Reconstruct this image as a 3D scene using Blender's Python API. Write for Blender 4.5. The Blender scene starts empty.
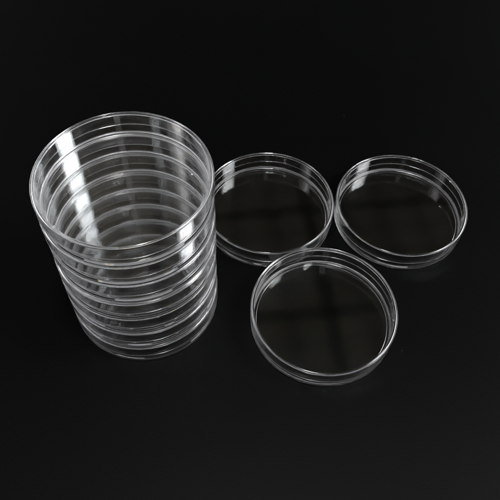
import bpy, bmesh, math, random
from mathutils import Vector, Matrix

random.seed(7)
MM = 0.001
scene = bpy.context.scene
COL = scene.collection

# ------------------------------------------------------------------ render settings
scene.render.engine = 'CYCLES'
cy = scene.cycles
cy.max_bounces = 64
cy.transmission_bounces = 64
cy.glossy_bounces = 48
cy.diffuse_bounces = 2
cy.transparent_max_bounces = 64
cy.caustics_reflective = False
cy.caustics_refractive = False
cy.sample_clamp_indirect = 0
cy.sample_clamp_direct = 0
cy.blur_glossy = 0.0
cy.use_denoising = True
try:
    cy.denoiser = 'OPENIMAGEDENOISE'
    cy.denoising_input_passes = 'RGB'
except Exception:
    pass
scene.view_settings.view_transform = 'Standard'
scene.view_settings.look = 'None'
scene.view_settings.exposure = 0.0
scene.view_settings.gamma = 1.0
scene.view_settings.use_curve_mapping = False
scene.render.resolution_x = 1024
scene.render.resolution_y = 1024


# ------------------------------------------------------------------ materials
def new_mat(name):
    m = bpy.data.materials.new(name)
    m.use_nodes = True
    m.node_tree.nodes.clear()
    return m, m.node_tree.nodes, m.node_tree.links


def frosted_edges(N, L, tc):
    """the moulded rims are worn matt: roughness near the lid's top corner, the skirt's edge and the base's foot"""
    sep = N.new('ShaderNodeSeparateXYZ')
    L.new(tc.outputs['Object'], sep.inputs['Vector'])

    def op(kind, a, b=None, clamp=False):
        n = N.new('ShaderNodeMath'); n.operation = kind; n.use_clamp = clamp
        for i, v in enumerate((a, b)):
            if v is None:
                continue
            if isinstance(v, (int, float)):
                n.inputs[i].default_value = v
            else:
                L.new(v, n.inputs[i])
        return n.outputs[0]
    x, y, z = sep.outputs
    r = op('SQRT', op('ADD', op('MULTIPLY', x, x), op('MULTIPLY', y, y)))

    def band(v, lo, hi):
        return op('MULTIPLY', op('GREATER_THAN', v, lo * MM), op('LESS_THAN', v, hi * MM))
    rim = op('MULTIPLY', op('GREATER_THAN', r, 43.3 * MM), op('GREATER_THAN', z, (H - 1.6) * MM))
    skirt = op('MULTIPLY', op('GREATER_THAN', r, 43.9 * MM), band(z, SKIRT - 0.1, SKIRT + 0.55))
    foot = op('MULTIPLY', op('GREATER_THAN', r, 42.3 * MM), op('LESS_THAN', z, 1.25 * MM))
    tot = op('ADD', op('ADD', rim, skirt), foot, True)
    return op('ADD', op('MULTIPLY', tot, 0.09), op('MULTIPLY', foot, 0.15)), op('GREATER_THAN', r, 42.5 * MM)


H = 16.66          # height of a closed dish, mm
R_LID = 45.0
SKIRT = 7.2        # height of the lower edge of the lid's skirt
LID_T = 1.15


def plastic_material():
    """clear polystyrene: a smooth dielectric whose moulded faces wave very slightly"""
    m, N, L = new_mat('clear_polystyrene')
    out = N.new('ShaderNodeOutputMaterial')
    p = N.new('ShaderNodeBsdfPrincipled')
    p.inputs['Base Color'].default_value = (0.992, 0.994, 0.996, 1)
    p.inputs['Roughness'].default_value = 0.0
    p.inputs['IOR'].default_value = 1.57
    p.inputs['Transmission Weight'].default_value = 1.0
    tc = N.new('ShaderNodeTexCoord')
    geo = N.new('ShaderNodeNewGeometry')
    n = N.new('ShaderNodeTexNoise')
    n.inputs['Scale'].default_value = 70.0
    n.inputs['Detail'].default_value = 2.0
    L.new(tc.outputs['Object'], n.inputs['Vector'])
    sub = N.new('ShaderNodeVectorMath'); sub.operation = 'SUBTRACT'
    sub.inputs[1].default_value = (0.5, 0.5, 0.5)
    L.new(n.outputs['Color'], sub.inputs[0])
    scl = N.new('ShaderNodeVectorMath'); scl.operation = 'SCALE'
    scl.inputs['Scale'].default_value = 0.008
    L.new(sub.outputs['Vector'], scl.inputs[0])
    add = N.new('ShaderNodeVectorMath'); add.operation = 'ADD'
    L.new(geo.outputs['Normal'], add.inputs[0])
    L.new(scl.outputs['Vector'], add.inputs[1])
    nor = N.new('ShaderNodeVectorMath'); nor.operation = 'NORMALIZE'
    L.new(add.outputs['Vector'], nor.inputs[0])
    L.new(nor.outputs['Vector'], p.inputs['Normal'])
    rough, wall = frosted_edges(N, L, tc)
    L.new(rough, p.inputs['Roughness'])
    # moulding stress shows as faint colour fringes in a few places
    st = N.new('ShaderNodeTexNoise')
    st.inputs['Scale'].default_value = 48.0
    st.inputs['Detail'].default_value = 0.5
    L.new(tc.outputs['Object'], st.inputs['Vector'])
    mr = N.new('ShaderNodeMapRange')
    mr.inputs['From Min'].default_value = 0.60
    mr.inputs['From Max'].default_value = 0.78
    mr.inputs['To Min'].default_value = 0.0
    mr.inputs['To Max'].default_value = 620.0
    L.new(st.outputs['Fac'], mr.inputs['Value'])
    on_wall = N.new('ShaderNodeMath'); on_wall.operation = 'MULTIPLY'
    L.new(mr.outputs['Result'], on_wall.inputs[0])
    L.new(wall, on_wall.inputs[1])
    L.new(on_wall.outputs[0], p.inputs['Thin Film Thickness'])
    p.inputs['Thin Film IOR'].default_value = 1.72
    L.new(p.outputs['BSDF'], out.inputs['Surface'])
    return m


def table_material():
    m, N, L = new_mat('black_tabletop')
    out = N.new('ShaderNodeOutputMaterial')
    p = N.new('ShaderNodeBsdfPrincipled')
    tc = N.new('ShaderNodeTexCoord')
    fine = N.new('ShaderNodeTexNoise')
    fine.inputs['Scale'].default_value = 1400.0
    fine.inputs['Detail'].default_value = 4.0
    broad = N.new('ShaderNodeTexNoise')
    broad.inputs['Scale'].default_value = 9.0
    broad.inputs['Detail'].default_value = 3.0
    ramp = N.new('ShaderNodeValToRGB')
    ramp.color_ramp.elements[0].position = 0.4
    ramp.color_ramp.elements[0].color = (0.0007, 0.0008, 0.00085, 1)
    ramp.color_ramp.elements[1].position = 0.68
    ramp.color_ramp.elements[1].color = (0.0028, 0.0034, 0.0036, 1)
    # a few specks of dust
    dust = N.new('ShaderNodeTexVoronoi')
    dust.feature = 'F1'
    dust.inputs['Scale'].default_value = 70.0
    dust.inputs['Randomness'].default_value = 1.0
    dr = N.new('ShaderNodeValToRGB')
    dr.color_ramp.elements[0].position = 0.02
    dr.color_ramp.elements[0].color = (1, 1, 1, 1)
    dr.color_ramp.elements[1].position = 0.05
    dr.color_ramp.elements[1].color = (0, 0, 0, 1)
    sel = N.new('ShaderNodeMath'); sel.operation = 'GREATER_THAN'; sel.inputs[1].default_value = 0.90
    mul = N.new('ShaderNodeMath'); mul.operation = 'MULTIPLY'
    mix = N.new('ShaderNodeMix'); mix.data_type = 'RGBA'
    mix.inputs['B'].default_value = (0.035, 0.035, 0.035, 1)
    L.new(tc.outputs['Object'], fine.inputs['Vector'])
    L.new(tc.outputs['Object'], broad.inputs['Vector'])
    L.new(tc.outputs['Object'], dust.inputs['Vector'])
    L.new(fine.outputs['Fac'], ramp.inputs['Fac'])
    L.new(dust.outputs['Distance'], dr.inputs['Fac'])
    sp = N.new('ShaderNodeSeparateColor')
    L.new(dust.outputs['Color'], sp.inputs['Color'])
    L.new(sp.outputs['Red'], sel.inputs[0])
    L.new(dr.outputs['Color'], mul.inputs[0])
    L.new(sel.outputs['Value'], mul.inputs[1])
    L.new(mul.outputs['Value'], mix.inputs['Factor'])
    L.new(ramp.outputs['Color'], mix.inputs['A'])
    L.new(mix.outputs['Result'], p.inputs['Base Color'])
    rr = N.new('ShaderNodeMapRange')
    rr.inputs['To Min'].default_value = 0.40
    rr.inputs['To Max'].default_value = 0.52
    L.new(broad.outputs['Fac'], rr.inputs['Value'])
    L.new(rr.outputs['Result'], p.inputs['Roughness'])
    p.inputs['Specular IOR Level'].default_value = 0.11
    b = N.new('ShaderNodeBump')
    b.inputs['Strength'].default_value = 0.12
    b.inputs['Distance'].default_value = 0.0003
    L.new(fine.outputs['Fac'], b.inputs['Height'])
    L.new(b.outputs['Normal'], p.inputs['Normal'])
    L.new(p.outputs['BSDF'], out.inputs['Surface'])
    return m


PLASTIC = plastic_material()
TABLE = table_material()


# ------------------------------------------------------------------ lathe with exact normals
def rounded_profile(pts, steps=7):
    """pts: (r, z, fillet) corners of a closed section that starts and ends on the axis.
    Returns [(r, z, nr, nz)] with tangent-continuous fillets; the section runs clockwise (top centre outward, down, back in)."""
    out = []
    P = [Vector((a[0], a[1])) for a in pts]

    def nrm(d):
        return Vector((-d.y, d.x))          # left of travel = outward for this winding

    for i, (r, z, f) in enumerate(pts):
        if i == 0 or i == len(pts) - 1:
            d = (P[1] - P[0]) if i == 0 else (P[-1] - P[-2])
            n = nrm(d.normalized())
            out.append((r, z, n.x, n.y))
            continue
        a = (P[i] - P[i - 1]).normalized()
        b = (P[i + 1] - P[i]).normalized()
        ang = a.angle(b)
        t = f * math.tan(ang / 2)
        s = P[i] - a * t
        side = 1 if (a.x * b.y - a.y * b.x) > 0 else -1
        c = s + nrm(a) * f * side
        for k in range(steps + 1):
            th = ang * k / steps * side
            n = Matrix.Rotation(th, 2) @ nrm(a)
            q = c - n * f * side
            out.append((q.x, q.y, n.x, n.y))
    return out


def lathe(name, prof, mat, parent, seg=320, wob=0.0, phase=0.0):
    verts, norms, faces = [], [], []
    rings = []
    for (r, z, nr, nz) in prof:
        if r < 1e-6:
            rings.append([len(verts)])
            verts.append((0, 0, z * MM)); norms.append((0, 0, nz))
        else:
            ring = []
            for k in range(seg):
                a = 2 * math.pi * k / seg
                rr = r * (1 + wob * math.sin(2 * a + phase) + 0.5 * wob * math.sin(5 * a + 2 * phase))
                ring.append(len(verts))
                verts.append((rr * MM * math.cos(a), rr * MM * math.sin(a), z * MM))
                norms.append((nr * math.cos(a), nr * math.sin(a), nz))
            rings.append(ring)
    for A, B in zip(rings, rings[1:]):
        for k in range(seg):
            k2 = (k + 1) % seg
            if len(A) == 1:
                faces.append((A[0], B[k], B[k2]))
            elif len(B) == 1:
                faces.append((A[k], B[0], A[k2]))
            else:
                faces.append((A[k], B[k], B[k2], A[k2]))
    me = bpy.data.meshes.new(name)
    me.from_pydata(verts, [], faces)
    me.update()
    me.polygons.foreach_set('use_smooth', [True] * len(me.polygons))
    me.normals_split_custom_set_from_vertices(norms)
    me.materials.append(mat)
    o = bpy.data.objects.new(name, me)
    COL.objects.link(o)
    o.parent = parent
    return o


# ------------------------------------------------------------------ one petri dish
def make_dish():
    root = bpy.data.objects.new('petri_dish', None)
    root.empty_display_size = 0.02
    COL.objects.link(root)
    root['category'] = 'petri dish'
    lid_prof = rounded_profile([
        (0, H, 0), (R_LID, H, 1.3), (R_LID, SKIRT, 0.4), (R_LID - 0.95, SKIRT, 0.4),
        (R_LID - 0.95, H - LID_T, 0.6), (0, H - LID_T, 0)])
    lid = lathe('lid', lid_prof, PLASTIC, root, wob=0.0006, phase=0.7)
    top = H - LID_T - 0.55
    base_prof = rounded_profile([
        (0, 1.35, 0), (42.7, 1.35, 0.7), (42.75, top, 0.33), (43.65, top, 0.33),
        (43.75, 3.0, 1.5), (44.5, 1.6, 0.7), (44.5, 0.05, 0.75), (41.2, 0.05, 0.25), (40.9, 0.3, 0.25), (0, 0.3, 0)])
    base = lathe('base', base_prof, PLASTIC, root, wob=0.0007, phase=2.1)
    for k in range(3):
        a = 2 * math.pi * k / 3
        bm = bmesh.new()
        bmesh.ops.create_cube(bm, size=1)
        for v in bm.verts:
            v.co = Vector((v.co.x * 1.6, v.co.y * 1.1, v.co.z * 0.46))
        bmesh.ops.bevel(bm, geom=bm.edges[:], offset=0.15, segments=2, affect='EDGES')
        M = Matrix.Rotation(a, 4, 'Z') @ Matrix.Translation((42.9, 0, H - LID_T - 0.27))
        for v in bm.verts:
            v.co = (M @ v.co) * MM
        me = bpy.data.meshes.new('vent_nub')
        bm.to_mesh(me); bm.free()
        me.materials.append(PLASTIC)
        o = bpy.data.objects.new('vent_nub', me)
        COL.objects.link(o)
        o.parent = lid
    return root


def copy_tree(o, parent=None):
    c = o.copy()
    COL.objects.link(c)
    c.parent = parent
    for ch in list(o.children):
        copy_tree(ch, c)
    return c


proto = make_dish()
STACK = (-64.1, 207.7)
stack_words = ['bottom dish of the tall stack, resting on the black tabletop',
               'second dish from the bottom of the tall stack',
               'third dish from the bottom of the tall stack',
               'middle dish of the tall stack, fourth from the bottom',
               'third dish from the top of the tall stack',
               'second dish from the top of the tall stack',
               'topmost dish of the tall stack, its lid open to view']
spots = []
for k, w in enumerate(stack_words):
    spots.append((STACK[0] + random.uniform(-.55, .55), STACK[1] + random.uniform(-.55, .55), k * (H + 0.06),
                  random.uniform(0, 360), 'clear plastic petri dish, ' + w, 'stacked petri dishes'))
spots.append((11.2, 278.4, 0, 232, 'single clear petri dish lying right beside the stack, partly hidden by it',
              'single petri dishes on the table'))
spots.append((102.9, 281.2, 0, 270, 'single clear petri dish farthest right, lying apart from the stack',
              'single petri dishes on the table'))
spots.append((46.7, 195.6, 0, 183, 'single clear petri dish nearest the front, in front of the two other single dishes',
              'single petri dishes on the table'))
for i, (x, y, z, rot, label, group) in enumerate(spots):
    d = proto if i == 0 else copy_tree(proto)
    d.location = (x * MM, y * MM, z * MM + 0.0002)
    d.rotation_euler = (0, 0, math.radians(rot))
    d['label'] = label
    d['group'] = group

# ------------------------------------------------------------------ tabletop
bm = bmesh.new()
bmesh.ops.create_cube(bm, size=1)
for v in bm.verts:
    v.co = Vector((v.co.x * 3.2, v.co.y * 2.4 + 0.5, v.co.z * 0.03 - 0.015))
bmesh.ops.bevel(bm, geom=bm.edges[:], offset=0.004, segments=3, affect='EDGES')
me = bpy.data.meshes.new('tabletop')
bm.to_mesh(me); bm.free()
me.materials.append(TABLE)
tab = bpy.data.objects.new('tabletop', me)
COL.objects.link(tab)
tab['kind'] = 'structure'
tab['label'] = 'plain black matte tabletop under the petri dishes'


# ------------------------------------------------------------------ light: windows of the room, a strip lamp, dim ceiling
def window(name, loc, target, w, h, radiance, color=(1, 1, 1)):
    li = bpy.data.lights.new(name, 'AREA')
    li.shape = 'RECTANGLE'
    li.size = w
    li.size_y = h
    li.energy = radiance * math.pi * w * h
    li.color = color
    o = bpy.data.objects.new(name, li)
    COL.objects.link(o)
    o.location = loc
    d = Vector(target) - Vector(loc)
    o.rotation_euler = d.to_track_quat('-Z', 'Y').to_euler()
    return o


def pane(name, x, y0, y1, z0, z1, radiance, color=(1, 1, 1)):
    c = (x, (y0 + y1) / 2, (z0 + z1) / 2)
    return window(name, c, (0, c[1], c[2]), abs(y1 - y0), z1 - z0, radiance, color)


CY = 0.24
# a bright pane per window; dimmer side panes added to soften its edges
WARM = (1.0, 0.99, 0.97)
COOL = (0.97, 0.99, 1.0)
for y0, y1, rad in ((-0.44, -0.37, 6.0), (-0.37, 0.13, 17.0), (0.13, 0.22, 6.0)):
    pane('window_light', 1.25, CY + y0, CY + y1, 0.98, 1.80, rad, COOL)
for y0, y1, rad in ((-0.72, -0.52, 0.8), (-0.52, -0.40, 1.9), (-0.40, -0.20, 3.4), (-0.20, -0.10, 1.5)):
    pane('window_light', -1.25, CY + y0, CY + y1, 1.0, 1.72, rad, WARM)
window('strip_lamp', (0.12, -0.80, 1.30), (0.0, CY, 0), 0.16, 0.55, 0.5, (1.0, 0.99, 0.97))
window('ceiling_lamp', (0.03, 0.10, 1.42), (0.03, 0.10, 0), 0.14, 0.14, 70.0, (1.0, 0.99, 0.97))

w = bpy.data.worlds.new('World')
scene.world = w
w.use_nodes = True
N, L = w.node_tree.nodes, w.node_tree.links
N.clear()
out = N.new('ShaderNodeOutputWorld')
bg = N.new('ShaderNodeBackground')
tc = N.new('ShaderNodeTexCoord')
sep = N.new('ShaderNodeSeparateXYZ')
L.new(tc.outputs['Generated'], sep.inputs['Vector'])


def math_node(op, a=None, b=None, clamp=False):
    n = N.new('ShaderNodeMath'); n.operation = op; n.use_clamp = clamp
    for i, v in enumerate((a, b)):
        if v is None:
            continue
        if isinstance(v, (int, float)):
            n.inputs[i].default_value = v
        else:
            L.new(v, n.inputs[i])
    return n.outputs[0]


zc = math_node('MAXIMUM', sep.outputs['Z'], 0.05)
u = math_node('DIVIDE', sep.outputs['X'], zc)
v = math_node('DIVIDE', sep.outputs['Y'], zc)


def stripe(c, period, line, width, soft, depth):
    """1 between the bars, 1 - depth on a bar; one bar lies at c = line"""
    s = math_node('ADD', c, period / 2 - line + 40 * period)
    s = math_node('DIVIDE', s, period)
    s = math_node('FRACT', s)
    s = math_node('SUBTRACT', s, 0.5)
    s = math_node('ABSOLUTE', s)
    s = math_node('SUBTRACT', s, width / period / 2)
    s = math_node('MULTIPLY', s, period / soft, True)
    return math_node('ADD', math_node('MULTIPLY', s, depth), 1 - depth)


# the bars and battens of the dim ceiling run slightly askew to the table
U = math_node('ADD', u, math_node('MULTIPLY', v, 0.155))
V = math_node('SUBTRACT', v, math_node('MULTIPLY', u, 0.155))
g = math_node('MULTIPLY', stripe(U, 0.30, 0.238, 0.010, 0.016, 0.50), stripe(V, 0.24, 0.5525, 0.010, 0.014, 0.46))
g = math_node('MULTIPLY', g, math_node('MULTIPLY', stripe(U, 0.075, 0.238, 0.010, 0.02, 0.26), stripe(V, 0.06, 0.5525, 0.008, 0.016, 0.15)))
wn = N.new('ShaderNodeTexNoise')
wn.inputs['Scale'].default_value = 7.0
wn.inputs['Detail'].default_value = 3.0
L.new(tc.outputs['Generated'], wn.inputs['Vector'])
g = math_node('MULTIPLY', g, math_node('ADD', math_node('MULTIPLY', wn.outputs['Fac'], 1.3), 0.5))
lf = N.new('ShaderNodeMapRange')           # glow added on the ceiling's left to brighten the inside of the stack
lf.inputs['From Min'].default_value = -0.05
lf.inputs['From Max'].default_value = -0.30
lf.inputs['To Min'].default_value = 1.0
lf.inputs['To Max'].default_value = 1.9
L.new(u, lf.inputs['Value'])
g = math_node('MULTIPLY', g, lf.outputs['Result'])
el = N.new('ShaderNodeMapRange')
el.inputs['From Min'].default_value = 0.45
el.inputs['From Max'].default_value = 0.95
el.inputs['To Min'].default_value = 0.0115
el.inputs['To Max'].default_value = 0.047
L.new(sep.outputs['Z'], el.inputs['Value'])
low = N.new('ShaderNodeMapRange')          # pale walls of the room, below the dim ceiling
low.interpolation_type = 'SMOOTHSTEP'
low.inputs['From Min'].default_value = 0.12
low.inputs['From Max'].default_value = 0.42
low.inputs['To Min'].default_value = 4.2
low.inputs['To Max'].default_value = 0.0
L.new(sep.outputs['Z'], low.inputs['Value'])
side = N.new('ShaderNodeMapRange')         # the wall ahead of the camera is the darkest one
side.inputs['From Min'].default_value = 0.35
side.inputs['From Max'].default_value = 0.9
side.inputs['To Min'].default_value = 1.0
side.inputs['To Max'].default_value = 0.05
L.new(sep.outputs['Y'], side.inputs['Value'])
bg.inputs['Color'].default_value = (1.0, 0.90, 0.74, 1)
L.new(math_node('MULTIPLY', g, el.outputs['Result']), bg.inputs['Strength'])
bg2 = N.new('ShaderNodeBackground')
bg2.inputs['Color'].default_value = (0.96, 0.97, 1.0, 1)
L.new(math_node('MULTIPLY', low.outputs['Result'], side.outputs['Result']), bg2.inputs['Strength'])
ad = N.new('ShaderNodeAddShader')
L.new(bg.outputs['Background'], ad.inputs[0])
L.new(bg2.outputs['Background'], ad.inputs[1])
L.new(ad.outputs['Shader'], out.inputs['Surface'])

# ------------------------------------------------------------------ camera
f, pitch, roll, h = 633.784, 0.957, 0.041, 0.351375
fw = Vector((0, math.cos(pitch), -math.sin(pitch)))
up = Vector((0, math.sin(pitch), math.cos(pitch)))
rt = Vector((1, 0, 0))
c, s = math.cos(roll), math.sin(roll)
rt, up = c * rt + s * up, c * up - s * rt
cam = bpy.data.cameras.new('camera')
cam.sensor_width = 36.0
cam.lens = 36.0 * f / 500.0
cam.clip_start = 0.005
cam.clip_end = 50
co = bpy.data.objects.new('camera', cam)
COL.objects.link(co)
M = Matrix((rt, up, -fw)).transposed().to_4x4()
M.translation = (0, 0, h)
co.matrix_world = M
cam.dof.use_dof = False
scene.camera = co
